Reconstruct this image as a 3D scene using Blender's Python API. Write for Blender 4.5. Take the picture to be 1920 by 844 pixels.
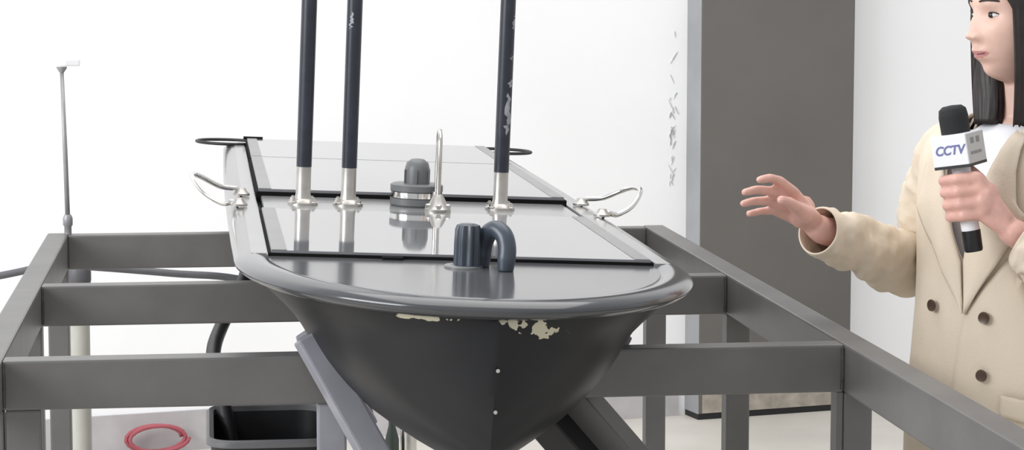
import bpy, bmesh, math, random
from mathutils import Vector, Matrix, noise
random.seed(4)
for o in list(bpy.data.objects): bpy.data.objects.remove(o)
S = bpy.context.scene
COL = S.collection
PI = math.pi

# ------------------------------------------------------------------ camera
cd = bpy.data.cameras.new('camera'); cam = bpy.data.objects.new('camera', cd); COL.objects.link(cam)
cd.sensor_width = 36.0; cd.lens = 36.0*4500/1920; cd.clip_start = .05; cd.clip_end = 100
cam.location = (0, 0, 1.5)
cam.rotation_euler = (math.radians(90-6.1137), 0, math.radians(-7.2033))
S.camera = cam
# ------------------------------------------------------------------ light
wd = bpy.data.worlds.new('world'); S.world = wd; wd.use_nodes = True
bg = wd.node_tree.nodes['Background']
bg.inputs[0].default_value = (.95, .97, 1.0, 1); bg.inputs[1].default_value = .60
def area(name, loc, target, size, power, col=(1, 1, 1)):
    l = bpy.data.lights.new(name, 'AREA'); l.shape = 'RECTANGLE'; l.size, l.size_y = size; l.energy = power; l.color = col
    o = bpy.data.objects.new(name, l); COL.objects.link(o); o.location = loc
    o.rotation_euler = (Vector(target)-Vector(loc)).to_track_quat('-Z', 'Y').to_euler(); return o
area('window_daylight', (-4.5, 2.2, 3.0), (.8, 5.2, .9), (3.5, 2.5), 210, (.96, .98, 1))
area('ceiling_lamp', (.8, 5.2, 4.6), (.8, 5.6, 0), (4, 4), 105, (1, .98, .95))
vs = S.view_settings
vs.view_transform = 'Standard'; vs.look = 'None'; vs.gamma = 1; vs.use_curve_mapping = False
vs.exposure = .3

# ------------------------------------------------------------------ materials
MATS = {}
def mat(name, col, rough=.5, metal=0, nscale=0, namt=.1, bump=0, bscale=60, spec=.5, coat=0):
    m = bpy.data.materials.new(name); m.use_nodes = True
    nt = m.node_tree; b = nt.nodes['Principled BSDF']
    b.inputs['Base Color'].default_value = (*col, 1); b.inputs['Roughness'].default_value = rough
    b.inputs['Metallic'].default_value = metal; b.inputs['Specular IOR Level'].default_value = spec
    b.inputs['Coat Weight'].default_value = coat; b.inputs['Coat Roughness'].default_value = .05
    tc = nt.nodes.new('ShaderNodeTexCoord')
    if nscale:
        n = nt.nodes.new('ShaderNodeTexNoise'); n.inputs['Scale'].default_value = nscale; n.inputs['Detail'].default_value = 5
        nt.links.new(tc.outputs['Object'], n.inputs['Vector'])
        r = nt.nodes.new('ShaderNodeValToRGB')
        r.color_ramp.elements[0].position = .3; r.color_ramp.elements[1].position = .7
        r.color_ramp.elements[0].color = (*[c*(1-namt) for c in col], 1)
        r.color_ramp.elements[1].color = (*[min(1, c*(1+namt)) for c in col], 1)
        nt.links.new(n.outputs['Fac'], r.inputs['Fac']); nt.links.new(r.outputs['Color'], b.inputs['Base Color'])
    if bump:
        n2 = nt.nodes.new('ShaderNodeTexNoise'); n2.inputs['Scale'].default_value = bscale; n2.inputs['Detail'].default_value = 4
        nt.links.new(tc.outputs['Object'], n2.inputs['Vector'])
        bp = nt.nodes.new('ShaderNodeBump'); bp.inputs['Strength'].default_value = bump; bp.inputs['Distance'].default_value = .01
        nt.links.new(n2.outputs['Fac'], bp.inputs['Height']); nt.links.new(bp.outputs['Normal'], b.inputs['Normal'])
    MATS[name] = m; return m
mat('wall_white', (.9, .9, .91), .8, nscale=1.5, namt=.03)
mat('floor', (.60, .57, .52), .5, nscale=3, namt=.08, bump=.05, bscale=30)
mat('column', (.135, .126, .117), .75, nscale=2.5, namt=.07, bump=.05, bscale=40)
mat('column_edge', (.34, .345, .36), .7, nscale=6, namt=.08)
mat('column_foot', (.36, .32, .27), .8, nscale=25, namt=.25)
mat('black', (.008, .008, .009), .5)
mat('baseboard', (.46, .44, .45), .7, nscale=10, namt=.1)
mat('flake', (.52, .52, .53), .8, nscale=30, namt=.3)
mat('steel_paint', (.135, .131, .128), .42, nscale=9, namt=.10, bump=.03, bscale=120)
mat('weld', (.06, .06, .06), .6, nscale=80, namt=.3)
mat('strut_and_lit_leg', (.28, .28, .32), .4, nscale=14, namt=.12)  # pale grey of the cradle arms; on the support leg it imitates light
mat('deck_gloss', (.20, .20, .21), .045, nscale=5, namt=.06, coat=.2)
mat('foredeck', (.10, .10, .105), .14, nscale=5, namt=.12, spec=.42)
mat('rim_gelcoat', (.055, .057, .063), .16, nscale=6, namt=.12, coat=.3)
mat('deck_side', (.24, .24, .24), .2, nscale=12, namt=.1, coat=.15)
mat('deck_border', (.20, .20, .20), .3, nscale=12, namt=.08)
mat('gasket', (.012, .012, .012), .8, spec=.05)
mat('rod_navy', (.020, .023, .036), .33, nscale=30, namt=.25)
mat('rod_chip', (.33, .34, .36), .6, nscale=60, namt=.15)
mat('steel', (.62, .60, .57), .22, 1, nscale=30, namt=.06)
mat('socket_metal', (.50, .48, .45), .35, .8, nscale=40, namt=.12)
mat('chrome', (.75, .74, .72), .12, 1)
mat('plastic_grey', (.14, .145, .15), .4, nscale=20, namt=.08)
mat('plastic_blue', (.055, .068, .088), .32, nscale=20, namt=.15)
mat('rubber', (.014, .014, .016), .45, nscale=20, namt=.2)
mat('bin_rim', (.17, .17, .175), .45)
mat('pipe_white', (.50, .49, .44), .45, nscale=10, namt=.08)
mat('mast_grey', (.33, .33, .34), .4, .3, nscale=25, namt=.1)
mat('plastic_white', (.75, .75, .76), .4)
mat('hose_grey', (.11, .11, .12), .5, nscale=20, namt=.1)
mat('hose_red', (.36, .08, .10), .5, nscale=20, namt=.1)
mat('bottle_green', (.035, .05, .04), .2)
mat('skin', (.74, .49, .40), .45, nscale=45, namt=.05)
mat('skin_hand', (.70, .40, .335), .45, nscale=45, namt=.10)
mat('mouth', (.10, .03, .03), .5)
mat('lip', (.56, .25, .24), .38)
mat('hair', (.018, .011, .011), .5, nscale=40, namt=.4)
mat('eye_white', (.7, .68, .66), .25)
mat('iris', (.02, .013, .01), .15)
mat('coat', (.67, .575, .46), .8, nscale=7, namt=.05, bump=.10, bscale=220)
mat('coat_seam', (.42, .35, .27), .85)
mat('button', (.075, .045, .03), .35, nscale=60, namt=.3)
mat('tshirt', (.80, .80, .84), .8, nscale=20, namt=.03)
mat('trousers', (.42, .33, .27), .85, nscale=10, namt=.06)
mat('shoe', (.03, .027, .025), .4)
mat('mic_foam', (.012, .013, .014), .75, bump=.3, bscale=500)
mat('mic_white', (.85, .85, .88), .35)
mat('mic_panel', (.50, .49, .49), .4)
mat('mic_print', (.16, .17, .36), .5)
mat('mic_print_grey', (.24, .23, .24), .5)
mat('mic_black', (.01, .011, .013), .35)

def hull_material():
    m = mat('hull_gelcoat', (.013, .0135, .0155), .42, nscale=6, namt=.2, spec=.3)
    nt = m.node_tree; b = nt.nodes['Principled BSDF']; N = nt.nodes.new; L = nt.links.new
    base = b.inputs['Base Color'].links[0].from_socket
    tc = N('ShaderNodeTexCoord'); sp = N('ShaderNodeSeparateXYZ'); L(tc.outputs['Object'], sp.inputs[0])
    nz = N('ShaderNodeTexNoise'); nz.inputs['Scale'].default_value = 55; nz.inputs['Detail'].default_value = 4
    L(tc.outputs['Object'], nz.inputs['Vector'])
    def mth(op, a, c, clamp=False):
        n = N('ShaderNodeMath'); n.operation = op; n.use_clamp = clamp
        for i, v in enumerate((a, c)):
            if isinstance(v, (int, float)): n.inputs[i].default_value = v
            else: L(v, n.inputs[i])
        return n.outputs[0]
    def patch(x0, x1, z0, zs, hx, hz):       # scraped-off gelcoat, ragged ellipse
        cx = (x0+x1)/2
        zc = mth('ADD', mth('MULTIPLY', mth('SUBTRACT', sp.outputs[0], cx), zs), z0)
        ax = mth('DIVIDE', mth('SUBTRACT', sp.outputs[0], cx), hx); az = mth('DIVIDE', mth('SUBTRACT', sp.outputs[2], zc), hz)
        r2 = mth('ADD', mth('MULTIPLY', ax, ax), mth('MULTIPLY', az, az))
        e = mth('ADD', mth('SUBTRACT', 1.0, r2), mth('MULTIPLY', mth('SUBTRACT', nz.outputs['Fac'], .55), 9.0))
        f = mth('LESS_THAN', sp.outputs[1], .25)
        return mth('MULTIPLY', mth('GREATER_THAN', e, 0.0), f)
    p = mth('MAXIMUM', patch(.02, .085, -.042, -.15, .038, .011), patch(-.155, -.06, -.0330, 0.0, .062, .0038))
    p = mth('MAXIMUM', p, patch(.0, .03, -.034, -.25, .014, .006))
    mx = N('ShaderNodeMix'); mx.data_type = 'RGBA'; L(p, mx.inputs[0]); L(base, mx.inputs[6]); mx.inputs[7].default_value = (.55, .52, .40, 1)
    # red antifouling low on the keel
    k = mth('LESS_THAN', sp.outputs[2], -.285)
    m2 = N('ShaderNodeMix'); m2.data_type = 'RGBA'; L(k, m2.inputs[0]); L(mx.outputs[2], m2.inputs[6]); m2.inputs[7].default_value = (.06, .022, .024, 1)
    L(m2.outputs[2], b.inputs['Base Color'])
    rr = mth('ADD', mth('MULTIPLY', p, .4), .42); L(rr, b.inputs['Roughness'])
hull_material()
M = MATS

g = lambda v, s: math.exp(-(v/s)**2)
# ------------------------------------------------------------------ helpers
def link(name, me, m, parent=None, smooth=False):
    if m is not None: me.materials.append(M[m] if isinstance(m, str) else m)
    if smooth:
        for p in me.polygons: p.use_smooth = True
    o = bpy.data.objects.new(name, me); COL.objects.link(o)
    if parent is not None: o.parent = parent
    return o
def obj(name, bm, m, parent=None, smooth=False, auto=None):
    bmesh.ops.recalc_face_normals(bm, faces=bm.faces)
    me = bpy.data.meshes.new(name)
    if auto is not None:
        for e in bm.edges:
            if len(e.link_faces) == 2 and e.calc_face_angle(0) > math.radians(auto): e.smooth = False
        smooth = True
    bm.to_mesh(me); bm.free()
    return link(name, me, m, parent, smooth)
def empty(name, loc=(0, 0, 0), rot=(0, 0, 0)):
    o = bpy.data.objects.new(name, None); COL.objects.link(o); o.location = loc; o.rotation_euler = rot; o.empty_display_size = .1
    return o
def tag(o, label=None, cat=None, group=None, kind=None):
    for k, v in (('label', label), ('category', cat), ('group', group), ('kind', kind)):
        if v: o[k] = v
    return o
def box(bm, lo, hi, bev=0, mtx=None):
    r = bmesh.ops.create_cube(bm, size=1)
    for v in r['verts']:
        v.co = Vector([lo[i]+(v.co[i]+.5)*(hi[i]-lo[i]) for i in range(3)])
    if bev:
        es = list({e for v in r['verts'] for e in v.link_edges})
        rr = bmesh.ops.bevel(bm, geom=es, offset=bev, segments=2, affect='EDGES', profile=.6)
        vs_ = {v for f in rr['faces'] for v in f.verts} | {v for v in r['verts'] if v.is_valid}
    else: vs_ = set(r['verts'])
    if mtx is not None:
        for v in vs_: v.co = mtx @ v.co
    return bm
def newbox(lo, hi, bev=0): return box(bmesh.new(), lo, hi, bev)
def frames(pts):
    pts = [Vector(p) for p in pts]; n = len(pts); T = []
    for i in range(n):
        a = pts[max(0, i-1)]; b = pts[min(n-1, i+1)]; T.append((b-a).normalized())
    up = Vector((0, 0, 1)) if abs(T[0].z) < .9 else Vector((1, 0, 0))
    N = [(up - T[0]*up.dot(T[0])).normalized()]
    for i in range(1, n):
        v = N[-1]-T[i]*N[-1].dot(T[i]); N.append(v.normalized())
    return pts, T, N
def tube(bm, pts, r, n=12, cap=True):
    pts, T, N = frames(pts)
    rs = r if isinstance(r, (list, tuple)) else [r]*len(pts)
    rings = []
    for p, t, u, q in zip(pts, T, N, rs):
        w = t.cross(u)
        rings.append([bm.verts.new(p+(u*math.cos(2*PI*k/n)+w*math.sin(2*PI*k/n))*q) for k in range(n)])
    for a, b in zip(rings, rings[1:]):
        for k in range(n): bm.faces.new((a[k], a[(k+1) % n], b[(k+1) % n], b[k]))
    if cap: bm.faces.new(rings[0][::-1]); bm.faces.new(rings[-1])
    return bm
def spline(pts, k=8):
    P = [Vector(p) for p in pts]; out = []
    for i in range(len(P)-1):
        p0 = P[max(0, i-1)]; p1 = P[i]; p2 = P[i+1]; p3 = P[min(len(P)-1, i+2)]
        for j in range(k):
            t = j/k
            out.append(.5*((2*p1)+(p2-p0)*t+(2*p0-5*p1+4*p2-p3)*t*t+(3*p1-p0-3*p2+p3)*t**3))
    out.append(P[-1]); return out
def lathe(bm, prof, n=24, at=(0, 0, 0)):
    at = Vector(at); rings = []
    for r, z in prof:
        if r < 1e-6: rings.append([bm.verts.new(at+Vector((0, 0, z)))])
        else: rings.append([bm.verts.new(at+Vector((r*math.cos(2*PI*k/n), r*math.sin(2*PI*k/n), z))) for k in range(n)])
    for a, b in zip(rings, rings[1:]):
        for k in range(n):
            k2 = (k+1) % n
            if len(a) == 1 and len(b) == 1: continue
            if len(a) == 1: bm.faces.new((a[0], b[k2], b[k]))
            elif len(b) == 1: bm.faces.new((a[k], a[k2], b[0]))
            else: bm.faces.new((a[k], a[k2], b[k2], b[k]))
    return bm
def prism(bm, poly, mtx, th):          # closed 2-D outline in the local XY plane, extruded along +Z
    a = [bm.verts.new(mtx @ Vector((x, y, 0))) for x, y in poly]; b = [bm.verts.new(mtx @ Vector((x, y, th))) for x, y in poly]
    n = len(poly); bm.faces.new(a[::-1]); bm.faces.new(b)
    for k in range(n): bm.faces.new((a[k], a[(k+1) % n], b[(k+1) % n], b[k]))
    return bm
def beam(bm, a, b, w, h, up=(0, 0, 1), bev=.004):   # box bar from a to b
    a = Vector(a); b = Vector(b); t = (b-a); L = t.length; t.normalize(); up = Vector(up)
    s = t.cross(up).normalized(); u = s.cross(t)
    m = Matrix(((s.x, t.x, u.x, a.x), (s.y, t.y, u.y, a.y), (s.z, t.z, u.z, a.z), (0, 0, 0, 1)))
    return box(bm, (-w/2, 0, -h/2), (w/2, L, h/2), bev, m)

# ------------------------------------------------------------------ setting
A = math.radians(13.1); wx = Vector((math.cos(A), math.sin(A), 0)); wn = Vector((math.sin(A), -math.cos(A), 0))   # along the wall, into the room
w0 = Vector((1.582, 7.857, 0))
def wall_box(name, u0, u1, d0, d1, z0, z1, m, parent=None, bev=0):
    bm = newbox((u0, -d1, z0), (u1, -d0, z1), bev)
    mt = Matrix.Translation(w0) @ Matrix.Rotation(A, 4, 'Z')
    for v in bm.verts: v.co = mt @ v.co
    return obj(name, bm, m, parent)
tag(obj('floor', newbox((-9, -4, -.1), (12, 13, 0)), 'floor'), 'pale beige concrete floor under the steel stand', 'floor', kind='structure')
wb = tag(wall_box('wall_back', -8, 8, -.2, 0, 0, 4.6, 'wall_white'), 'bright white plaster wall behind the boat and the pillar', 'wall', kind='structure')
tag(wall_box('baseboard_back', -8, -.03, 0, .012, 0, .125, 'baseboard'), 'dull grey skirting along the foot of the white wall', 'baseboard', kind='structure')
colm = tag(wall_box('wall_column', 0, .565, -.05, .11, .02, 4.6, 'column', bev=.004), 'dark grey-brown pillar standing out from the white wall', 'pillar', kind='structure')
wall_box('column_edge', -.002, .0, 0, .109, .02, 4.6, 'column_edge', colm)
wall_box('worn_foot', .012, .545, .11, .1115, .022, .105, 'column_foot', colm)
wall_box('foot_gap', .0, .55, -.05, .106, 0.0, .02, 'black', colm)
# flaking plaster beside the pillar
rf = random.Random(9)
for i in range(26):
    u = -.055+rf.gauss(0, .008); z = .62+rf.random()*.75
    if i < 11: z = .93+rf.random()*.14
    a = rf.uniform(.003, .007)*(.8 if i > 10 else 1.0); l = rf.uniform(.006, .028); th = rf.uniform(-.6, .6)
    poly = []
    for k in range(8):
        an = 2*PI*k/8; q = rf.uniform(.6, 1.2); x = a*.5*math.cos(an)*q; y = l*math.sin(an)*q
        poly.append((x*math.cos(th)-y*math.sin(th), x*math.sin(th)+y*math.cos(th)))
    mt = Matrix.Translation(w0+wx*u+Vector((0, 0, z))) @ Matrix.Rotation(A, 4, 'Z') @ Matrix.Rotation(PI/2, 4, 'X')
    obj('plaster_flake', prism(bmesh.new(), poly, mt, .0025), 'flake', wb)

# ------------------------------------------------------------------ steel stand
ST = empty('boat_stand', (.36, 4.7, 0)); tag(ST, 'grey painted steel frame stand around and under the boat', 'stand')
ST_OFF = Vector((-.36, -4.7, 0))
def stobj(name, bm, m='steel_paint', auto=None):
    for v in bm.verts: v.co += ST_OFF
    return obj(name, bm, m, ST, auto=auto)
ZT = .88; BH = .081
for x0, x1 in ((-.380, -.331), (1.040, 1.090)):
    stobj('side_rail', newbox((x0, 2.3, ZT-BH), (x1, 5.70, ZT), .004))
YB = (3.835, 4.745, 5.65)
# the front and middle crossbars are interrupted where the hull sits
cuts = ((.160, .660), (.145, .690), None)
for y, c in zip(YB, cuts):
    if c:
        for x0, x1, sl in ((-.331, c[0], .062), (c[1], 1.040, -.062)):      # inner ends are mitred to the hull
            b = newbox((x0, y, ZT-BH), (x1, y+.048, ZT-.001), .004)
            for v in b.verts:
                if abs(v.co.x-(x1 if sl > 0 else x0)) < .006: v.co.x += sl*(ZT-v.co.z)/BH
            stobj('crossbar', b)
    else:
        stobj('crossbar', newbox((-.331, y, ZT-BH), (1.040, y+.048, ZT-.001), .004))
for y in YB+(2.35,):
    for x in (-.380, 1.041):
        w = .049
        stobj('post', newbox((x, y, 0), (x+w, y+.048, ZT-BH), .004))
stobj('post', newbox((-.328, 3.838, 0), (-.272, 3.88, ZT-BH), .004))
stobj('post', newbox((1.030, 3.838, .0), (1.0405, 3.88, ZT-BH), .002))
for x in (-.33, 1.037):            # weld beads in the inner corners
    for y in YB[:2]:
        stobj('weld_bead', tube(bmesh.new(), [(x, y-.001, ZT-BH+.005), (x+.001, y-.002, ZT-.04), (x, y-.001, ZT-.006)], .0035, 8), 'weld')
# cradle arms against the hull and the lower brace
stobj('cradle_arm', beam(bmesh.new(), (.152, 3.81, .915), (.300, 3.76, .645), .045, .045, up=(-.87, 0, .5)), 'strut_and_lit_leg')
stobj('cradle_arm', beam(bmesh.new(), (.680, 3.93, .895), (.640, 3.93, .82), .045, .04, up=(.87, 0, .5)), 'strut_and_lit_leg')
stobj('cradle_arm', beam(bmesh.new(), (.185, 4.77, .775), (.31, 4.77, .58), .045, .045, up=(-.87, 0, .5)), 'strut_and_lit_leg')
stobj('cradle_arm', beam(bmesh.new(), (.68, 4.77, .78), (.53, 4.77, .60), .045, .045, up=(.87, 0, .5)), 'strut_and_lit_leg')
stobj('diagonal_brace', beam(bmesh.new(), (.560, 3.93, .835), (.845, 3.80, .50), .055, .055, up=(.6, -.45, .66)))
stobj('black_bar', beam(bmesh.new(), (.514, 3.905, .797), (.799, 3.775, .462), .062, .05, up=(.6, -.45, .66)), 'rubber')  # black bar along the lower left side of the brace
stobj('support_leg', newbox((.168, 3.84, 0), (.215, 3.882, ZT-BH), .004), 'strut_and_lit_leg')  # paler than the other posts: stronger light put into its colour
stobj('lower_tie', newbox((-.331, 3.845, .10), (1.04, 3.885, .14), .003))
stobj('lower_tie', newbox((-.331, 5.655, .10), (1.04, 5.695, .14), .003))

# ------------------------------------------------------------------ boat
BO = empty('survey_boat', (.415, 3.45, 1.02), (0, .042, 0))
tag(BO, 'dark grey unmanned boat with blunt bow and glossy deck', 'boat')
LEN = 2.98; W = .378
def planform(u):                       # u 0 at the bow tip .. 1 at the stern, starboard side: outer rim (x, y) and normal
    ub = .52
    if u < ub:
        t = u/ub*PI/2; x = W*math.sin(t); y = .5-.54*math.cos(t)
        n = Vector((math.sin(t)/W, -math.cos(t)/.54)).normalized()
    else:
        s = (u-ub)/(1-ub); y = .5+s*(LEN-.5); x = W+.006*math.sin(s*PI); n = Vector((1, 0))
    return Vector((x, y)), n
keel = spline([(0, -.012, -.030), (0, -.010, -.10), (0, .004, -.20), (0, .045, -.262), (0, .25, -.308), (0, .55, -.336), (0, .9, -.358), (0, 1.6, -.36), (0, LEN-.02, -.35)], 12)
def keel_at(u):
    f = (u**.9)*(len(keel)-1); i = min(int(f), len(keel)-2); return keel[i].lerp(keel[i+1], f-i)
rim_prof = [(-.072, -.012), (-.064, -.010), (-.056, -.005), (-.046, -.001), (-.034, .001), (-.022, 0), (-.011, -.005), (-.003, -.010), (0, -.015), (-.002, -.020), (-.008, -.025), (-.018, -.029), (-.030, -.031)]
NU = 90
us = [(k/NU) for k in range(NU+1)]
def side_ring(u, sgn):
    p, n = planform(u); out = []
    for d, z in rim_prof:
        q = p+n*d; out.append(Vector((max(q.x, 0)*sgn, q.y, z)))
    return out, p+n*-.030
bm = bmesh.new()
grid = []
seq = [(u, -1) for u in reversed(us)]+[(u, 1) for u in us[1:]]
for u, s in seq:
    ring, _ = side_ring(u, s); grid.append([bm.verts.new(v) for v in ring])
for a, b in zip(grid, grid[1:]):
    for k in range(len(a)-1):
        bm.faces.new((a[k], a[k+1], b[k+1], b[k]))
rim = obj('gunwale_rim', bm, 'rim_gelcoat', BO, smooth=True)
# hull skin from under the rim to the keel
bm = bmesh.new(); grid = []
NV = 14
for u, s in seq:
    _, e = side_ring(u, s); a = Vector((max(e.x, 0)*s, e.y, -.0305)); b = keel_at(u)
    row = []
    for k in range(NV+1):
        t = k/NV; p = a.lerp(b, t)
        aft = max(0, min(1, (u-.14)/.42)); aft = aft*aft*(3-2*aft)
        p.x += s*(.054*math.sin(PI*t**1.6)*aft-.016*g(t-.22, .13)*min(1, u*4)*(1-aft*.5))
        if s*p.x < 0: p.x = 0
        row.append(bm.verts.new(p))
    grid.append(row)
for a, b in zip(grid, grid[1:]):
    for k in range(NV): bm.faces.new((a[k], a[k+1], b[k+1], b[k]))
# transom
bmesh.ops.remove_doubles(bm, verts=bm.verts, dist=1e-5)
hull = obj('hull', bm, 'hull_gelcoat', BO, auto=40)
bm = bmesh.new()
prism(bm, [(-W, -.02), (-W+.03, -.054), (-.2, -.22), (0, -.35), (.2, -.22), (W-.03, -.054), (W, -.02), (W-.04, .003), (-W+.04, .003)], Matrix.Translation((0, LEN, 0)) @ Matrix.Rotation(PI/2, 4, 'X'), .012)
obj('transom', bm, 'hull_gelcoat', BO)
# foredeck and side decks
def deck_piece(name, poly, z, th, m, bev=0):
    bm = bmesh.new(); prism(bm, poly, Matrix.Translation((0, 0, z-th)), th)
    if bev: bmesh.ops.bevel(bm, geom=[e for e in bm.edges if all(abs(v.co.z-z) < 1e-6 for v in e.verts)], offset=bev, segments=2, affect='EDGES')
    return obj(name, bm, m, BO)
arc = []
for k in range(49):
    u = .52*(k/48); p, n = planform(u); q = p+n*-.054; arc.append((max(q.x, 0), q.y))
poly = [(x, y) for x, y in arc]+[(-x, y) for x, y in reversed(arc[1:])]
poly = [(-x, y) for x, y in reversed(arc[1:])]+[(x, y) for x, y in arc]
deck_piece('foredeck', poly, -.0035, .012, 'foredeck')
for s in (-1, 1):
    p = [(s*.322, .478), (s*.352, .478), (s*.352, LEN-.01), (s*.322, LEN-.01)]
    deck_piece('side_deck', p if s > 0 else p[::-1], .001, .02, 'deck_side', .002)
HX = .317
def hatch(name, y0, y1, z, gz, gs):
    g = obj('gasket', newbox((-HX-gs, y0-gs, -.012), (HX+gs, y1+gs, gz)), 'gasket', None)
    bm = bmesh.new()
    for zz, i in ((gz, 0), (z, .003)):
        pass
    prism(bm, [(-HX, y0), (HX, y0), (HX, y1), (-HX, y1)], Matrix.Translation((0, 0, gz-.002)), z-gz+.002)
    bmesh.ops.bevel(bm, geom=[e for e in bm.edges if all(v.co.z > gz for v in e.verts)], offset=.002, segments=2, affect='EDGES')
    h = obj(name, bm, 'deck_gloss', BO); g.parent = h
    for s in (-1, 1):
        b = obj('hatch_border', newbox((min(s*HX*.998, s*(HX-.026)), y0+.003, z-.002), (max(s*HX*.998, s*(HX-.026)), y1-.003, z+.0012), .0005), 'deck_border', h)
    return h
h1 = hatch('front_hatch', .486, 1.195, .0055, .0015, .0045)
obj('latch', newbox((-.135, .466, -.008), (-.100, .484, .0015), .002), 'gasket', h1)
h2 = hatch('rear_hatch', 1.475, 2.33, .017, .0115, .0045)
h3 = hatch('rear_hatch', 2.336, 2.94, .017, .0135, .003)
obj('cross_beam', newbox((-.312, 1.205, -.01), (.312, 1.464, .004), .003), 'deck_side', BO)
# whip antennas
def antenna(x, y, rtop):
    r = obj('whip_antenna', lathe(bmesh.new(), [(0, .075), (.0152, .075), (.0154, .3), (.0148, rtop), (.012, rtop+.01), (0, rtop+.012)], 24), 'rod_navy', BO, auto=40)
    r.location = (x, y, .004)
    obj('socket', lathe(bmesh.new(), [(0, .004), (.0185, .004), (.0165, .014), (.0148, .022), (.0146, .076), (.0140, .0765), (0, .0765)], 24), 'socket_metal', r, auto=40)
    obj('flange', lathe(bmesh.new(), [(0, 0), (.030, 0), (.030, .004), (.024, .006), (.018, .012), (0, .012)], 28), 'socket_metal', r, auto=30)
    for k in range(4):
        a = PI/4+k*PI/2
        b = bmesh.new(); lathe(b, [(0, 0), (.0075, 0), (.0075, .003), (.0055, .004), (.0052, .009), (.003, .0095), (.003, .012), (0, .012)], 6, (math.cos(a)*.027, math.sin(a)*.027, .003))
        obj('bolt', b, 'steel', r)
    return r
ants = [antenna(-.233, 1.305, 1.35), antenna(-.143, 1.31, 1.30), antenna(.163, 1.32, 1.42)]
def chip(root, z0, z1, a0, wdt, seed):          # worn paint patch that follows the rod
    r_ = random.Random(seed); bm = bmesh.new(); n = 14; L_, R_ = [], []
    for k in range(n+1):
        t = k/n; z = z0+(z1-z0)*t; e = math.sin(t*PI)**.6
        c = a0+r_.uniform(-.25, .25); l = c-wdt*e*r_.uniform(.5, 1); r2 = c+wdt*e*r_.uniform(.5, 1)+.02
        rr = .0157
        L_.append([bm.verts.new((rr*math.cos(l+(r2-l)*j/4), rr*math.sin(l+(r2-l)*j/4), z)) for j in range(5)])
    for a, b in zip(L_, L_[1:]):
        for j in range(4): bm.faces.new((a[j], a[j+1], b[j+1], b[j]))
    obj('paint_chip', bm, 'rod_chip', root, smooth=True)
chip(ants[2], .150, .235, math.radians(-62), .55, 1); chip(ants[2], .245, .262, math.radians(-50), .4, 2)
chip(ants[2], .36, .39, math.radians(-35), .3, 3); chip(ants[2], .30, .31, math.radians(-50), .2, 5)
chip(ants[1], .35, .385, math.radians(-120), .25, 4)
# beacon in the middle of the beam
bc = obj('beacon_lamp', lathe(bmesh.new(), [(0, .051), (.026, .051), (.0255, .085), (.022, .100), (.013, .108), (0, .110)], 28), 'plastic_grey', BO, auto=40)
bc.location = (-.004, 1.345, .004); bc.scale = (1, 1, .87)
obj('housing', lathe(bmesh.new(), [(0, 0), (.050, 0), (.053, .004), (.053, .018), (.050, .019), (.050, .034), (.053, .035), (.053, .049), (.048, .052), (0, .052)], 36), 'plastic_grey', bc, auto=35)
obj('trim_band', lathe(bmesh.new(), [(.0505, .0195), (.0525, .0205), (.0525, .033), (.0505, .034)], 36), 'chrome', bc, auto=40)
for k in range(6):
    a = k*PI/3+.4
    obj('lens_rib', newbox((-.003, -.0015, .053), (.003, .0015, .084), .0008), 'plastic_grey', bc).matrix_local = Matrix.Rotation(a, 4, 'Z') @ Matrix.Translation((.026, 0, 0))
# upright bail beside the beacon
bl_ = obj('lifting_bail', tube(bmesh.new(), spline([(0, -.030, .0), (0, -.031, .05), (0, -.033, .11), (0, -.026, .145), (0, 0, .158), (0, .026, .145), (0, .033, .11), (0, .031, .05), (0, .030, 0)], 6), .0046, 12), 'steel', BO, smooth=True)
bl_.location = (.030, 1.262, .004); bl_.rotation_euler = (0, 0, math.radians(-2))
for yy in (-.03, .03):
    f = obj('flange', lathe(bmesh.new(), [(0, 0), (.026 if yy < 0 else .012, 0), (.026 if yy < 0 else .012, .006), (.020 if yy < 0 else .010, .012), (.012 if yy < 0 else .008, .028), (.008, .034), (0, .034)], 24, (0, yy, 0)), 'socket_metal', bl_, auto=30)
    for k in range(5 if yy < 0 else 0):
        a = 2*PI*k/5-.3
        obj('bolt', lathe(bmesh.new(), [(0, .004), (.0062, .004), (.0062, .014), (.004, .016), (0, .016)], 6, (math.cos(a)*.020, yy+math.sin(a)*.020, 0)), 'steel', bl_)
# grab loops on the gunwales
for s in (-1, 1):
    pts = [(s*.350, 1.47, .002), (s*.362, 1.468, .016), (s*.395, 1.455, .021), (s*.435, 1.43, .042), (s*.452, 1.39, .050), (s*.450, 1.33, .046), (s*.425, 1.28, .022), (s*.392, 1.258, .006), (s*.372, 1.252, .010), (s*.360, 1.25, .002)]
    gl = obj('grab_loop', tube(bmesh.new(), spline(pts, 6), .0052, 12), 'chrome', BO, smooth=True)
    for x, y in ((s*.352, 1.47), (s*.360, 1.25)):
        obj('foot', lathe(bmesh.new(), [(0, .003), (.017, .003), (.017, .007), (.012, .012), (.008, .018), (0, .018)], 20, (x, y, 0)), 'socket_metal', gl, auto=30)
# stern rings
for s, x, y in ((-1, -.365, 2.99), (1, .364, 2.975)):
    rg = obj('stern_ring', tube(bmesh.new(), [(.084*math.cos(a*PI/24), .084*math.sin(a*PI/24), 0) for a in range(49)], .0042, 10), 'rubber', BO, smooth=True)
    rg.location = (x, y, .003)
    obj('ring_post', tube(bmesh.new(), [(0, -.083, -.02), (0, -.083, 0)], .005, 10), 'rubber', rg)
    obj('ring_post', tube(bmesh.new(), [(-s*.058, -.06, -.02), (-s*.058, -.06, 0)], .005, 10), 'rubber', rg)
obj('stern_bar', tube(bmesh.new(), [(-.326, 2.95, .018), (-.275, 2.95, .018)], .004, 8), 'gasket', BO)
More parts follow.
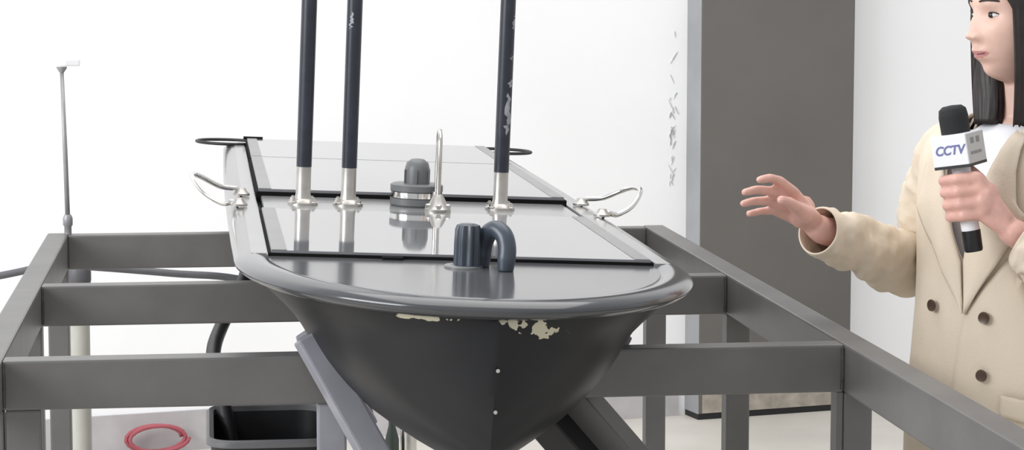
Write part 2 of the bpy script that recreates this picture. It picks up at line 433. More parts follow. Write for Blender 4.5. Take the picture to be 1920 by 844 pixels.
# fittings on the foredeck
bb = bmesh.new(); n = 72; rings = []
for z, rr, fl in ((0, .026, .0), (.004, .026, .0), (.005, .0205, .0022), (.040, .0205, .0024), (.062, .0198, .0022), (.069, .0175, .0015), (.0715, .012, 0)):
    rings.append([bb.verts.new((math.cos(2*PI*k/n)*(rr+fl*math.cos(9*2*PI*k/n)), math.sin(2*PI*k/n)*(rr+fl*math.cos(9*2*PI*k/n)), z)) for k in range(n)])
for a, b in zip(rings, rings[1:]):
    for k in range(n): bb.faces.new((a[k], a[(k+1) % n], b[(k+1) % n], b[k]))
bb.faces.new(rings[-1])
kb = obj('fluted_bollard', bb, 'plastic_blue', BO, auto=45); kb.location = (-.003, .395, -.0035)
obj('base_plate', lathe(bmesh.new(), [(0, 0), (.031, 0), (.031, .0025), (.029, .004), (0, .004)], 32, (-.006, 0, 0)), 'deck_border', kb, auto=40)
pts = spline([(.023, .408, -.0035), (.023, .408, .012), (.0245, .406, .034), (.031, .398, .053), (.042, .384, .061), (.053, .370, .052), (.0575, .362, .034), (.0565, .358, .012), (.056, .357, -.0035)], 6)
n_ = len(pts); rad = [.0115+.0028*math.sin(min(1, i/(n_-1)*1.0)*PI*2-.6)**2 for i in range(n_)]
rad = [(.0122 if i < 4 or i > n_-5 else .0150) for i in range(n_)]
rad = [sum(rad[max(0, i-3):i+4])/len(rad[max(0, i-3):i+4]) for i in range(n_)]
ar = obj('conduit_arch', tube(bmesh.new(), pts, rad, 16), 'plastic_blue', BO, smooth=True)
# stem bolts
for z, y in ((-.105, -.012), (-.168, -.003)):
    obj('stem_bolt', lathe(bmesh.new(), [(0, 0), (.0035, 0), (.003, .003), (0, .004)], 10), 'steel', BO).matrix_local = Matrix.Translation((.003, y, z)) @ Matrix.Rotation(PI/2, 4, 'X')

# ------------------------------------------------------------------ things around the stand
T = empty('sensor_mast', (-.331, 5.672, .8802)); tag(T, 'thin grey mast with a white vane on the rear left frame corner', 'mast')
obj('pole', tube(bmesh.new(), [(0, 0, .041), (-.003, 0, .2), (-.007, 0, .385)], [.0058, .0055, .0045], 12), 'mast_grey', T, smooth=True)
obj('collar', lathe(bmesh.new(), [(0, 0), (.0085, 0), (.0085, .018), (.0115, .022), (.0115, .038), (.008, .046), (0, .046)], 16), 'mast_grey', T, auto=40)
obj('cap', lathe(bmesh.new(), [(0, .378), (.005, .378), (.012, .388), (.012, .392), (0, .392)], 16, (-.007, 0, 0)), 'mast_grey', T, auto=40)
b = bmesh.new(); box(b, (.0, -.004, .393), (.035, .004, .409), .003); box(b, (-.012, -.003, .391), (.004, .003, .397), .001)
obj('vane', b, 'plastic_white', T)
T = empty('drain_pipe', (-.323, 5.95, 0)); tag(T, 'off-white standing pipe with black cap behind the rear frame corner', 'pipe')
obj('pipe', lathe(bmesh.new(), [(0, 0), (.0245, 0), (.0245, .73), (0, .73)], 24), 'pipe_white', T, auto=40)
obj('cap', lathe(bmesh.new(), [(0, .728), (.028, .728), (.030, .735), (.030, .758), (.026, .768), (0, .768)], 24), 'hose_grey', T, auto=40)
tag(obj('grey_hose', tube(bmesh.new(), spline([(-1.6, 6.15, .0), (-1.2, 6.18, .42), (-.8, 6.2, .672), (-.535, 6.2, .718), (-.40, 6.2, .742), (-.294, 6.2, .736), (-.1, 6.2, .717), (.092, 6.2, .694), (.3, 6.22, .60), (.42, 6.3, .3), (.45, 6.4, .012), (.6, 6.6, .012)], 8), .0095, 12), 'hose_grey', smooth=True),
    'dark grey hose passing behind the left side of the stand', 'hose')
# black bin with a hose hanging into it
T = empty('waste_bin', (.105, 4.50, 0)); tag(T, 'black open plastic bin below the left side of the hull', 'bin')
def rrect(hx, hy, r, z, n=6):
    out = []
    for cx, cy, a0 in ((hx-r, hy-r, 0), (-hx+r, hy-r, PI/2), (-hx+r, -hy+r, PI), (hx-r, -hy+r, 1.5*PI)):
        for k in range(n+1):
            a = a0+k*PI/2/n; out.append(Vector((cx+r*math.cos(a), cy+r*math.sin(a), z)))
    return out
def loft(bm, rings, cap0=True, cap1=True, closed=True):
    V = [[bm.verts.new(p) for p in r] for r in rings]; n = len(V[0])
    for a, b in zip(V, V[1:]):
        for k in range(n if closed else n-1): bm.faces.new((a[k], a[(k+1) % n], b[(k+1) % n], b[k]))
    if cap0: bm.faces.new(V[0][::-1])
    if cap1: bm.faces.new(V[-1])
    return bm
obj('bin_body', loft(bmesh.new(), [rrect(.085, .14, .04, 0), rrect(.11, .185, .05, .64), rrect(.105, .18, .048, .64), rrect(.08, .135, .038, .012)]), 'rubber', T, auto=40)
obj('bin_rim', loft(bmesh.new(), [rrect(.11, .185, .05, .632), rrect(.118, .193, .055, .634), rrect(.118, .193, .055, .643), rrect(.112, .187, .05, .648), rrect(.104, .179, .046, .644), rrect(.104, .179, .046, .634)], False, False), 'bin_rim', T, auto=60)
tag(obj('black_hose', tube(bmesh.new(), spline([(.085, 5.3, .87), (.074, 5.2, .835), (.048, 5.13, .79), (.020, 5.02, .752), (.004, 4.85, .735), (.004, 4.72, .715), (.02, 4.62, .66), (.05, 4.58, .5), (.07, 4.56, .2), (.08, 4.54, .032)], 8), .0150, 14), 'rubber', smooth=True),
    'thick black hose hanging from the left side of the boat', 'hose')
T = empty('green_bottle', (.511, 6.8, 0)); tag(T, 'dark green bottle on the floor beside the steel flask', 'bottle')
obj('glass', lathe(bmesh.new(), [(0, 0), (.018, 0), (.020, .004), (.020, .15), (.010, .19), (.009, .215), (0, .215)], 20), 'bottle_green', T, auto=40)
obj('cap', lathe(bmesh.new(), [(0, .213), (.0105, .213), (.0105, .232), (0, .232)], 16), 'rubber', T, auto=40)
T = empty('steel_flask', (.56, 6.82, 0)); tag(T, 'shiny steel flask on the floor below the hull', 'flask')
obj('body', lathe(bmesh.new(), [(0, 0), (.022, 0), (.024, .004), (.024, .17), (.020, .185), (0, .185)], 24), 'steel', T, auto=40)
obj('lid', lathe(bmesh.new(), [(0, .184), (.019, .184), (.019, .22), (.016, .226), (0, .226)], 20), 'plastic_grey', T, auto=40)
rh = []
for k in range(40):
    t = k/39; a_ = t*4*PI; q = w0+wx*(-1.825+.09*math.cos(a_)+.02*t)+wn*(.045+.02*t); rh.append((q.x, q.y, .052+.040*math.sin(a_)))
tag(obj('red_hose', tube(bmesh.new(), rh, .0065, 10), 'hose_red', smooth=True),
    'small red hose coil leaning on the skirting of the white wall', 'hose')

# ------------------------------------------------------------------ person
PR = empty('person', (1.401, 4.035, 0), (0, 0, math.radians(-60)))
tag(PR, 'person in beige double-breasted coat gesturing and holding a microphone', 'person')
def apply_mods(bm, mods):
    me = bpy.data.meshes.new('tmp'); bm.to_mesh(me); bm.free()
    o = bpy.data.objects.new('tmp', me); COL.objects.link(o)
    for typ, kw in mods:
        m = o.modifiers.new(typ, typ)
        for k, v in kw.items(): setattr(m, k, v)
    dg = bpy.context.evaluated_depsgraph_get(); dg.update()
    out = bpy.data.meshes.new_from_object(o.evaluated_get(dg), depsgraph=dg)
    bpy.data.objects.remove(o); return out
def ball(bm, c, r, sub=2):
    bmesh.ops.create_icosphere(bm, subdivisions=sub, radius=1, matrix=Matrix.Translation(c) @ Matrix.Diagonal((*(r if isinstance(r, tuple) else (r, r, r)), 1)))
def limb(bm, pts, rads):
    pts = [Vector(p) for p in pts]
    for p, r in zip(pts, rads): ball(bm, p, r)
    for a, b, r0, r1 in zip(pts, pts[1:], rads, rads[1:]):
        d = b-a
        if d.length < 1e-5: continue
        m = Matrix.Translation((a+b)/2) @ d.to_track_quat('Z', 'Y').to_matrix().to_4x4()
        bmesh.ops.create_cone(bm, cap_ends=True, segments=14, radius1=r0, radius2=r1, depth=d.length, matrix=m)
HC = Vector((.010, -.017, 1.424)); HR = Matrix.Translation(HC) @ Matrix.Rotation(math.radians(-16), 4, 'Z') @ Matrix.Rotation(math.radians(3), 4, 'X')
g = lambda v, s: math.exp(-(v/s)**2)
def head_point(az, el):
    x = math.sin(az)*math.cos(el); y = -math.cos(az)*math.cos(el); z = math.sin(el)
    P = Vector((x*.070, y*(.088 if y < 0 else .098), z*(.112 if z > 0 else .124)))
    if z < 0:
        t = -z
        P.x *= 1-.34*t**2.2
        if y > 0: P.y *= 1-.45*t**1.2
        else: P.y *= 1+.06*t
        # squarer lower face so that the chin keeps some depth
        P.x *= 1+.32*t*(1-t)
        if y < 0: P.y = min(P.y, P.y*(1+.25*t*t))
    if y < 0:
        f = min(1, (-y)*1.6); X, Z_ = P.x, P.z; d = 0
        rp = max(0, min(1, (.010-Z_)/.046))
        d += .0175*rp**1.2*g(X, .0085+.0055*rp)*(1 if Z_ > -.036 else g(Z_+.036, .0058))
        d += .0095*(g(X-.0125, .0065)+g(X+.0125, .0065))*g(Z_+.0380, .007)
        d -= .0085*(g(X-.0295, .016)+g(X+.0295, .016))*g(Z_-.001, .012)
        d += .004*(g(X-.028, .02)+g(X+.028, .02))*g(Z_-.020, .007)
        d += .0045*(g(X-.040, .02)+g(X+.040, .02))*g(Z_+.032, .02)
        d += .0070*g(X, .026)*g(Z_+.064, .014)
        d += .0050*g(X, .019)*g(Z_+.0605, .0042)+.0055*g(X, .017)*g(Z_+.0725, .0048)-.0042*g(X, .024)*g(Z_+.0662, .0024)
        d -= .0035*g(X, .02)*g(Z_+.084, .006)
        d += .0075*g(X, .018)*g(Z_+.104, .012)
        P.y -= d*f
    return P
bm = bmesh.new()
na, ne = 150, 130; rows = []
for j in range(ne+1):
    el = -PI/2+PI*j/ne
    if j in (0, ne): rows.append([bm.verts.new(HR @ head_point(0, el))]); continue
    rows.append([bm.verts.new(HR @ head_point(2*PI*i/na, el)) for i in range(na)])
for a, b in zip(rows, rows[1:]):
    for i in range(na):
        i2 = (i+1) % na
        if len(a) == 1: bm.faces.new((a[0], b[i], b[i2]))
        elif len(b) == 1: bm.faces.new((a[i], a[i2], b[0]))
        else: bm.faces.new((a[i], a[i2], b[i2], b[i]))
# ears
for s in (-1, 1): ball(bm, HR @ Vector((s*.070, .012, -.012)), (.008, .017, .028))
limb(bm, [(0, .010, 1.37), (0, .008, 1.30), (0, .012, 1.235), (0, .015, 1.20)], [.046, .045, .05, .07])
# trunk, hips, legs
ball(bm, Vector((0, 0, 1.10)), (.135, .088, .15), 3); ball(bm, Vector((0, 0, .93)), (.115, .08, .14), 3); ball(bm, Vector((0, .01, .80)), (.135, .09, .11), 3)
for s in (-1, 1):
    limb(bm, [(s*.075, .01, .80), (s*.08, 0, .42), (s*.085, .01, .09)], [.075, .05, .034])
    limb(bm, [(s*.085, .015, .05), (s*.095, -.11, .03)], [.035, .026])
# right arm with an open hand
RW = Vector((-.186, -.305, 1.054))
limb(bm, [(-.15, .005, 1.185), (-.235, .010, .975), (-.19, -.285, 1.045), RW], [.045, .036, .025, .0225])
for kn, pts, rad in (
    ((-.170, -.376, 1.118), [(-.166, -.412, 1.140), (-.164, -.438, 1.147), (-.163, -.462, 1.145)], (.0102, .0085, .0077, .0066)),
    ((-.178, -.380, 1.104), [(-.176, -.425, 1.123), (-.177, -.456, 1.127), (-.177, -.483, 1.124)], (.0108, .0086, .0078, .0066)),
    ((-.187, -.374, 1.088), [(-.188, -.418, 1.105), (-.191, -.448, 1.106), (-.192, -.472, 1.103)], (.0106, .0085, .0076, .0064)),
    ((-.195, -.360, 1.073), [(-.199, -.396, 1.086), (-.203, -.421, 1.086), (-.206, -.446, 1.083)], (.0098, .0077, .0069, .0059))):
    limb(bm, [RW+(Vector(kn)-RW)*.15, kn]+pts, (.0165,)+rad)
limb(bm, [RW+Vector((.004, -.012, .012)), (-.164, -.350, 1.078), (-.150, -.388, 1.094), (-.143, -.412, 1.105), (-.142, -.432, 1.111)], [.0165, .0165, .0115, .0098, .0080])
ball(bm, Vector((-.181, -.345, 1.082)), (.013, .032, .030))
# left arm, hand closed round the microphone
MT = Vector((.062, -.239, 1.268)); MB_ = Vector((.093, -.213, 1.030)); MD = (MB_-MT).normalized()
def mp(z): return MT+MD*((MT.z-z)/-MD.z)
LWr = mp(1.095)+Vector((.062, .040, -.030))
limb(bm, [(.15, .005, 1.185), (.245, -.02, .965), LWr+Vector((.02, .03, -.02)), LWr], [.045, .036, .026, .0235])
for k, z in enumerate((1.152, 1.132, 1.111, 1.092)):
    c = mp(z); q = (1.0, 1.04, 1.0, .9)[k]
    limb(bm, [LWr+(c+Vector((.038, -.002, 0))-LWr)*.25, c+Vector((.036*q, -.006, .004)), c+Vector((.016, -.032*q, .001)), c+Vector((-.016, -.029*q, -.004)), c+Vector((-.028, -.004, -.006)), c+Vector((-.018, .018, -.006))], [.0165, .0115, .0104, .0096, .0088, .0078])
c = mp(1.165)
limb(bm, [LWr+Vector((-.012, .0, .012)), mp(1.125)+Vector((.030, .022, 0)), mp(1.15)+Vector((.012, .028, .0)), c+Vector((-.008, .026, .002))], [.018, .0135, .0108, .0088])
ball(bm, mp(1.118)+Vector((.042, .008, -.002)), (.016, .026, .034))
body_me = apply_mods(bm, [('REMESH', dict(mode='VOXEL', voxel_size=.0032, adaptivity=0)), ('SMOOTH', dict(factor=.5, iterations=2))])
body = link('body', body_me, 'skin', PR, True)
body_me.materials.append(M['lip']); body_me.materials.append(M['skin_hand'])
HI = HR.inverted()
for p in body_me.polygons:
    c = p.center
    if c.z > 1.3:
        q = HI @ c
        if q.y < -.06 and abs(q.x) < .025:
            up = .0665-.0 ; w_ = .0066*math.sqrt(max(0, 1-(q.x/.0245)**2))+.0005
            if abs(q.z+.0668-4.5*q.x*q.x) < w_: p.material_index = 1
    elif c.y < -.15 and c.z > 1.0: p.material_index = 2
body['label'] = 'bare skin of the face, neck and hands'
# parting line of the lips
samples = [head_point(az*.012, -.45-.012*k) for az in range(-50, 51) for k in range(26)]
ml = []
for k in range(9):
    x = -.019+.038*k/8; z = -.0664+.0020*(x/.019)**2
    q = min(samples, key=lambda P: (P.x-x)**2+(P.z-z)**2); ml.append(HR @ Vector((x, q.y-.0012, z)))
obj('mouth_line', tube(bmesh.new(), spline(ml, 3), [.0004+.0016*math.sin(PI*k/24)**.7 for k in range(25)], 8), 'mouth', PR, smooth=True)
# eyes, brows
for s in (-1, 1):
    e = obj('eye', bmesh.new(), 'eye_white', PR)
    bm = bmesh.new(); bmesh.ops.create_uvsphere(bm, u_segments=24, v_segments=16, radius=.0115)
    bmesh.ops.scale(bm, verts=bm.verts, vec=(1.15, .8, .42)); me = e.data; bm.to_mesh(me); bm.free()
    for p in me.polygons: p.use_smooth = True
    e.matrix_local = HR @ Matrix.Translation((s*.0285, -.0675, .0)) @ Matrix.Rotation(s*math.radians(20), 4, 'Z')
    bm = bmesh.new(); bmesh.ops.create_uvsphere(bm, u_segments=16, v_segments=10, radius=.0052); bmesh.ops.scale(bm, verts=bm.verts, vec=(1, .5, .85))
    i = obj('iris', bm, 'iris', e, smooth=True); i.location = (-.002-.001*s, -.0078, -.0003)
    lid = obj('eyelashes', tube(bmesh.new(), spline([(-.0115, -.004, .0012), (-.006, -.0074, .0042), (0, -.0082, .0050), (.006, -.0074, .0042), (.0115, -.004, .0012)], 5), [.0006]+[.0011]*19+[.0006], 6), 'hair', e)
    bp = [HR @ Vector((s*(.012+.0080*k), -.0875+.0005*k+.0011*k*k, .0235+.003*math.sin(k*.8))) for k in range(5)]
    obj('eyebrow', tube(bmesh.new(), spline(bp, 4), [.0012+.0012*math.sin(PI*(k+1)/19) for k in range(17)], 6), 'hair', PR)
# hair: centre-parted curtain, thick shell with strand relief
def hair_pt(a, t, off):
    # a: azimuth from the face (-pi..pi); t 0 crown .. 1 tips
    s = 1 if a > 0 else -1
    aa = abs(a)
    if t < .45:
        el = PI/2*(1-t/.45)
        x = math.sin(aa)*math.cos(el); y = -math.cos(aa)*math.cos(el)
        P = Vector((x*.079*s, y*(.094 if y < 0 else .106), .012+math.sin(el)*.113))
    else:
        k = (t-.45)/.55; ln = .196+.015*math.cos(aa*1.3)+.016*noise.noise(Vector((a*5, 0, 2)))+.006*noise.noise(Vector((a*25, 0, 2)))
        x = math.sin(aa); y = -math.cos(aa)
        bulge = 1+.10*math.sin(k*PI*.9)-.10*k
        P = Vector((x*.079*s*bulge, y*(.094 if y < 0 else .106)*(1-.10*k if y > 0 else 1+.02*k), .012-k*ln))
    n = noise.noise(Vector((a*14, t*1.2, 3.1)))*.0035+noise.noise(Vector((a*40, t*2, 7)))*.0014
    d = Vector((P.x, P.y, 0)); d = d.normalized() if d.length > 1e-5 else Vector((0, 0, 0))
    return P+d*(n+off)
bm = bmesh.new()
NA, NT = 150, 46
a_open = math.radians(54)
def a_lim(t):
    if t < .3: return .02+(a_open*.55)*(t/.3)**.8
    if t < .45: return a_open*.55+.02+(a_open*.45-.02)*(t-.3)/.15
    return a_open
outer, inner = [], []
for j in range(NT+1):
    t = j/NT; l = a_lim(t); ro, ri = [], []
    for i in range(NA+1):
        a = l+(2*PI-2*l)*i/NA
        a = a if a <= PI else a-2*PI
        if abs(a) > PI-1e-6: a = PI-1e-6
        ro.append(bm.verts.new(HR @ hair_pt(a, t, .003))); ri.append(bm.verts.new(HR @ hair_pt(a, t, -.010)))
    outer.append(ro); inner.append(ri)
for G in (outer, inner):
    for a, b in zip(G, G[1:]):
        for i in range(NA): bm.faces.new((a[i], a[i+1], b[i+1], b[i]))
for a, b, c_, d in zip(outer, outer[1:], inner, inner[1:]):
    bm.faces.new((a[0], b[0], d[0], c_[0])); bm.faces.new((a[-1], b[-1], d[-1], c_[-1]))
for i in range(NA): bm.faces.new((outer[-1][i], outer[-1][i+1], inner[-1][i+1], inner[-1][i]))
hair = obj('hair', bm, 'hair', PR, smooth=True); hair['label'] = 'dark shoulder-length hair'
lock = []
for k in range(15):
    t = k/14; c = HR @ Vector((-.050+.022*t, -.030-.018*t, -.060-.130*t)); rx = .020+.012*math.sin(t*PI*.8); ry = .022
    lock.append([c+Vector((rx*math.cos(2*PI*i/96)*(1+.09*noise.noise(Vector((i*.7, t*2, 0)))), ry*math.sin(2*PI*i/96)*(1+.09*noise.noise(Vector((i*.7, t*2, 5)))), 0)) for i in range(96)])
lk = obj('hair_lock', loft(bmesh.new(), lock), 'hair', hair, smooth=True)
# t-shirt under the coat
bm = bmesh.new(); rings = []
for z, hx, hy, cy in ((.70, .155, .112, 0), (.90, .150, .110, 0), (1.08, .158, .115, 0), (1.16, .155, .105, .004), (1.205, .120, .086, .010), (1.222, .085, .072, .012), (1.232, .064, .062, .010), (1.229, .058, .057, .010), (1.20, .052, .05, .012)):
    rings.append([Vector((hx*math.cos(2*PI*k/48), cy+hy*math.sin(2*PI*k/48), z)) for k in range(48)])
ts = obj('tshirt', loft(bm, rings, True, True), 'tshirt', PR, smooth=True)
obj('neckband', tube(bmesh.new(), [(.061*math.cos(2*PI*k/40), .0095+.060*math.sin(2*PI*k/40), 1.2315-.004*math.sin(2*PI*k/40)*-1) for k in range(41)], .0035, 8), 'tshirt', ts, smooth=True)
# coat
CZ = [(.60, .205, .150), (.70, .200, .150), (.80, .192, .148), (.92, .182, .146), (1.02, .182, .146), (1.10, .184, .142), (1.16, .186, .130), (1.195, .180, .112), (1.215, .158, .096), (1.232, .115, .080), (1.246, .082, .072)]
def coat_dim(z):
    if z <= CZ[0][0]: return CZ[0][1:]
    for a, b in zip(CZ, CZ[1:]):
        if z <= b[0]:
            t = (z-a[0])/(b[0]-a[0]); return a[1]+(b[1]-a[1])*t, a[2]+(b[2]-a[2])*t
    return CZ[-1][1:]
def coat_pt(a, z, off=0):              # a 0 = front, + toward the wearer's left
    hx, hy = coat_dim(z); e = 2.35
    sx, sy = math.sin(a), -math.cos(a)
    r = (abs(sx)**e+abs(sy)**e)**(-1/e)
    n = .005*noise.noise(Vector((sx*4, sy*4, z*3.0)))+.003*noise.noise(Vector((sx*11, sy*11, z*5)))
    return Vector((sx*r*(hx+n+off), sy*r*(hy+n+off), z))
def front_a(x, z):                     # azimuth on the coat front for a lateral position x
    lo, hi = -1.5, 1.5
    for _ in range(30):
        m_ = (lo+hi)/2
        if coat_pt(m_, z).x < x: lo = m_
        else: hi = m_
    return (lo+hi)/2
def front_pt(x, z, off): return coat_pt(front_a(x, z), z, off)
V_LO = .915
def v_half(z):
    return 0 if z < V_LO else .004+.070*max(0, (z-1.0)/(1.246-1.0))**.75 if z > 1.0 else .004
bm = bmesh.new(); NR = 56; NC = 120
zs = [.60+(1.246-.60)*k/NR for k in range(NR+1)]
rows = []
for z in zs:
    vh = v_half(z); cx_ = .02*max(0, 1-(z-V_LO)/.2) if z > V_LO else .02
    a0 = front_a(cx_+vh, z) if vh else front_a(.02, z); a1 = front_a(cx_-vh, z) if vh else front_a(.02, z)
    rows.append([bm.verts.new(coat_pt(a0+(2*PI+a1-a0)*k/NC, z)) for k in range(NC+1)])
for a, b in zip(rows, rows[1:]):
    for k in range(NC): bm.faces.new((a[k], a[k+1], b[k+1], b[k]))
bmesh.ops.remove_doubles(bm, verts=bm.verts, dist=1e-5)
bmesh.ops.recalc_face_normals(bm, faces=bm.faces)
coat_me = apply_mods(bm, [('SOLIDIFY', dict(thickness=.005, offset=-1))])
coat = link('coat', coat_me, 'coat', PR, True); coat['label'] = 'beige double-breasted coat'
def patch(name, outline_l, outline_r, m, off, th=.004, nz=24, nx=8, parent=coat, fade=0):
    # panel between two edge polylines (x, z) on the coat front, sewn on with thickness
    def at(pl, t):
        f = t*(len(pl)-1); i = min(int(f), len(pl)-2); q = f-i
        return (pl[i][0]+(pl[i+1][0]-pl[i][0])*q, pl[i][1]+(pl[i+1][1]-pl[i][1])*q)
    bm = bmesh.new(); G = []
    for j in range(nz+1):
        l = at(outline_l, j/nz); r = at(outline_r, j/nz); row = []
        for k in range(nx+1):
            q = k/nx; x = l[0]+(r[0]-l[0])*q; z = l[1]+(r[1]-l[1])*q
            row.append(bm.verts.new(front_pt(x, z, off*(1-fade*q)+(0 if fade else .004*math.sin(q*PI)))))
        G.append(row)
    for a, b in zip(G, G[1:]):
        for k in range(nx): bm.faces.new((a[k], a[k+1], b[k+1], b[k]))
    bmesh.ops.remove_doubles(bm, verts=bm.verts, dist=1e-6); bmesh.ops.recalc_face_normals(bm, faces=bm.faces)
    me = apply_mods(bm, [('SOLIDIFY', dict(thickness=th, offset=0))])
    return link(name, me, m, parent, True)
patch('front_panel', [(-.012, .605), (-.008, .75), (.008, .87), (.019, .914)], [(.15, .605), (.15, .75), (.15, .90), (.10, 1.02)], 'coat', .0045, fade=1.4)
patch('lapel', [(.020, .912), (.016, 1.0), (.034, 1.10), (.056, 1.18), (.066, 1.225)], [(.022, .913), (.085, 1.01), (.122, 1.085), (.105, 1.105), (.090, 1.215)], 'coat', .010)
patch('lapel', [(.018, .912), (-.045, 1.01), (-.108, 1.085), (-.095, 1.105), (-.085, 1.215)], [(.016, .913), (.010, 1.0), (-.026, 1.10), (-.052, 1.18), (-.066, 1.225)], 'coat', .010)
# collar standing round the neck
bm = bmesh.new(); G = []
for j, (z, r0, r1) in enumerate(((1.225, .090, .082), (1.245, .082, .076), (1.262, .074, .072), (1.255, .084, .082), (1.225, .105, .094))):
    G.append([bm.verts.new(Vector((r0*math.sin(a), .010-r1*math.cos(a), z-.030*max(0, math.cos(a)*.9)))) for a in [math.radians(52)+math.radians(256)*k/40 for k in range(41)]])
for a, b in zip(G, G[1:]):
    for k in range(40): bm.faces.new((a[k], a[k+1], b[k+1], b[k]))
bmesh.ops.recalc_face_normals(bm, faces=bm.faces)
link('collar', apply_mods(bm, [('SOLIDIFY', dict(thickness=.004, offset=0))]), 'coat', coat, True)
for x, z in ((-.058, .916), (.062, .909), (.062, .810)):
    p = front_pt(x, z, .008); a = front_a(x, z)
    n = Vector((p.x*.5, -abs(p.y), 0)).normalized(); m = Matrix.Translation(p) @ n.to_track_quat('Z', 'Y').to_matrix().to_4x4()
    b = lathe(bmesh.new(), [(0, 0), (.0095, 0), (.0108, .0025), (.0100, .0048), (.0075, .0040), (0, .0038)], 20)
    bt = obj('button', b, 'button', coat, auto=50); bt.matrix_local = m
patch('pocket_flap', [(.095, .780), (.093, .745)], [(.155, .772), (.150, .735)], 'coat', .010, nz=6)
# sleeves
def sleeve(name, path, rads, seed):
    pts = spline(path, 14); pts_, Tn, Nn = frames(pts); n = len(pts); NS = 40
    bm = bmesh.new(); G = []
    for i, (p, t, u) in enumerate(zip(pts_, Tn, Nn)):
        f = i/(n-1)*(len(rads)-1); k0 = min(int(f), len(rads)-2); r = rads[k0]+(rads[k0+1]-rads[k0])*(f-k0)
        w = t.cross(u); row = []
        for k in range(NS):
            an = 2*PI*k/NS; d = u*math.cos(an)+w*math.sin(an)
            s_ = i*.011
            wr = .0095*noise.noise(Vector((s_*22+seed+math.cos(an)*1.3, math.cos(an)*1.2, math.sin(an)*1.2)))+.008*abs(noise.noise(Vector((s_*40, math.cos(an)*2.2+seed, math.sin(an)*2.2))))
            wr *= min(1, (n-1-i)/6)
            row.append(bm.verts.new(p+d*(r+wr)))
        G.append(row)
    for a, b in zip(G, G[1:]):
        for k in range(NS): bm.faces.new((a[k], a[(k+1) % NS], b[(k+1) % NS], b[k]))
    bmesh.ops.recalc_face_normals(bm, faces=bm.faces)
    return link(name, apply_mods(bm, [('SOLIDIFY', dict(thickness=.0035, offset=-1)), ('SUBSURF', dict(levels=1, render_levels=1))]), 'coat', coat, True)
sleeve('sleeve', [(-.10, .010, 1.185), (-.160, .010, 1.168), (-.205, .018, 1.09), (-.232, .022, 1.00), (-.232, -.020, .962), (-.215, -.11, .985), (-.200, -.21, 1.020), (-.188, -.300, 1.046)], [.040, .060, .060, .057, .060, .053, .047, .0425], 2.0)
sleeve('sleeve', [(.10, .010, 1.185), (.160, .010, 1.165), (.205, .010, 1.09), (.240, .000, 1.00), (.245, -.045, .965), (.225, -.10, .990), (.195, -.145, 1.028), LWr+Vector((.012, .018, -.012))], [.040, .060, .060, .057, .060, .054, .050, .046], 9.0)
# trousers and shoes
for s in (-1, 1):
    rings = []
    for z, r, cy in ((.09, .058, .01), (.42, .068, 0), (.62, .085, 0), (.80, .092, .008), (.84, .06, .008)):
        rings.append([Vector((s*(.078+.006*(z < .5))+r*math.cos(2*PI*k/24)*(.9 if z > .7 else 1), cy+r*math.sin(2*PI*k/24), z)) for k in range(24)])
    obj('trouser_leg', loft(bmesh.new(), rings), 'trousers', PR, smooth=True)
    bm = bmesh.new(); rings = []
    for y, hw, h in ((.065, .018, .05), (.05, .034, .085), (.0, .038, .10), (-.06, .042, .075), (-.12, .042, .058), (-.16, .030, .045), (-.178, .010, .02)):
        rings.append([Vector((s*.09+hw*math.cos(PI*k/10*1.0), y, h*math.sin(PI*k/10))) for k in range(11)]+[Vector((s*.09, y, 0))])
    obj('shoe', loft(bm, rings), 'shoe', PR, smooth=True)

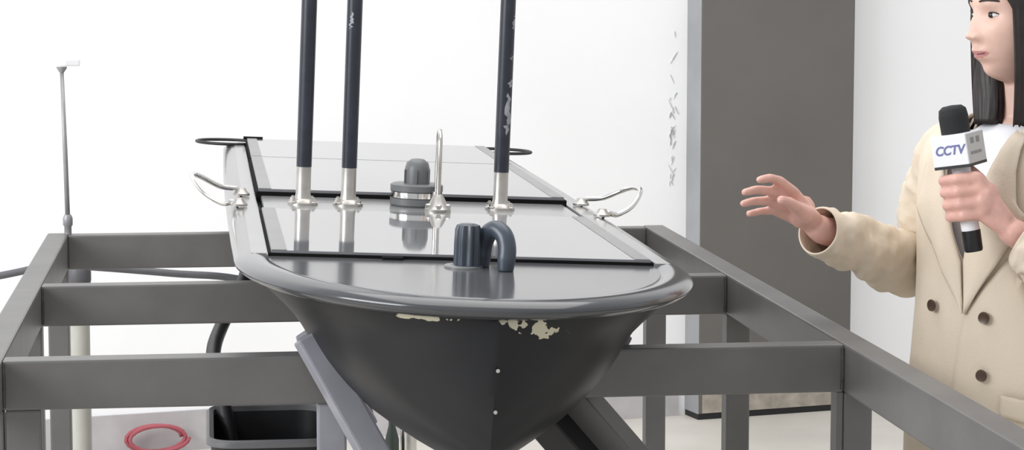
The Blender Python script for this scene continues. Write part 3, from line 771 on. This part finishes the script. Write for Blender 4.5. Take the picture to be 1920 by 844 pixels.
# ------------------------------------------------------------------ microphone (held, a thing of its own)
PM = Matrix.Translation((1.401, 4.035, 0)) @ Matrix.Rotation(math.radians(-60), 4, 'Z')
wt, wb_ = PM @ MT, PM @ MB_
ax = (wt-wb_).normalized(); ML = (wt-wb_).length
MI = empty('microphone', wb_); tag(MI, 'black hand microphone with a white broadcaster cube held in the raised fist', 'microphone')
MI.rotation_euler = ax.to_track_quat('Z', 'Y').to_euler()
MIW = Matrix.Translation(wb_) @ ax.to_track_quat('Z', 'Y').to_matrix().to_4x4(); MII = MIW.inverted()
obj('end_grip', lathe(bmesh.new(), [(0, 0), (.014, 0), (.0155, .003), (.0160, .036), (0, .036)], 24), 'mic_black', MI, auto=40)
obj('barrel', lathe(bmesh.new(), [(0, .036), (.0152, .036), (.0155, .15), (0, .15)], 24), 'mic_white', MI, auto=40)
obj('windscreen', lathe(bmesh.new(), [(0, .188), (.0225, .188), (.0240, .196), (.0245, .228), (.0225, .240), (.016, .2455), (0, .247)], 28), 'mic_foam', MI, auto=50)
# cube: white face turned about 28 degrees to the left of the view
cpos = MIW @ Vector((0, 0, .150)); cam_dir = Vector((-cpos.x, -cpos.y, 0)).normalized()
fd = (Matrix.Rotation(math.radians(-27), 3, 'Z') @ cam_dir)            # world direction of the white face
sd = Vector((0, 0, 1)).cross(fd)
fl = (MII.to_3x3() @ fd); fl.z = 0; fl.normalize(); slc = Vector((0, 0, 1)).cross(fl)
s_ = .0325
CUB = Matrix(((slc.x, -fl.x, 0, 0), (slc.y, -fl.y, 0, 0), (0, 0, 1, .147), (0, 0, 0, 1)))    # local -Y = white face, +X = viewer's right face
cu = obj('mic_flag', newbox((-s_, -s_, 0), (s_, s_, .053), .002), 'mic_white', MI); cu.matrix_local = CUB
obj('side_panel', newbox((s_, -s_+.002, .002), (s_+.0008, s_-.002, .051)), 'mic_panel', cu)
obj('bottom_edge', newbox((-s_+.001, -s_-.0004, -.003), (s_+.0004, s_-.001, .002)), 'mic_black', cu)
tcu = bpy.data.curves.new('lettering', 'FONT'); tcu.body = 'CCTV'; tcu.size = .021; tcu.align_x = 'CENTER'; tcu.align_y = 'CENTER'; tcu.extrude = .0003; tcu.shear = .25; tcu.space_character = .95; tcu.offset = .0006
to = bpy.data.objects.new('t', tcu); COL.objects.link(to)
dg = bpy.context.evaluated_depsgraph_get(); dg.update()
tme = bpy.data.meshes.new_from_object(to.evaluated_get(dg), depsgraph=dg); bpy.data.objects.remove(to)
tme.materials.clear(); lt = link('lettering', tme, 'mic_print', cu)
lt.matrix_local = Matrix.Translation((0, -s_-.0003, .027)) @ Matrix.Rotation(PI/2, 4, 'X')
for (y0, y1, z0, z1) in ((-.018, -.006, .034, .044), (.002, .014, .034, .044), (-.022, -.012, .016, .021), (-.010, .002, .016, .021), (.004, .016, .016, .021)):
    obj('print', newbox((s_+.0006, y0, z0), (s_+.0011, y1, z1)), 'mic_print_grey', cu)
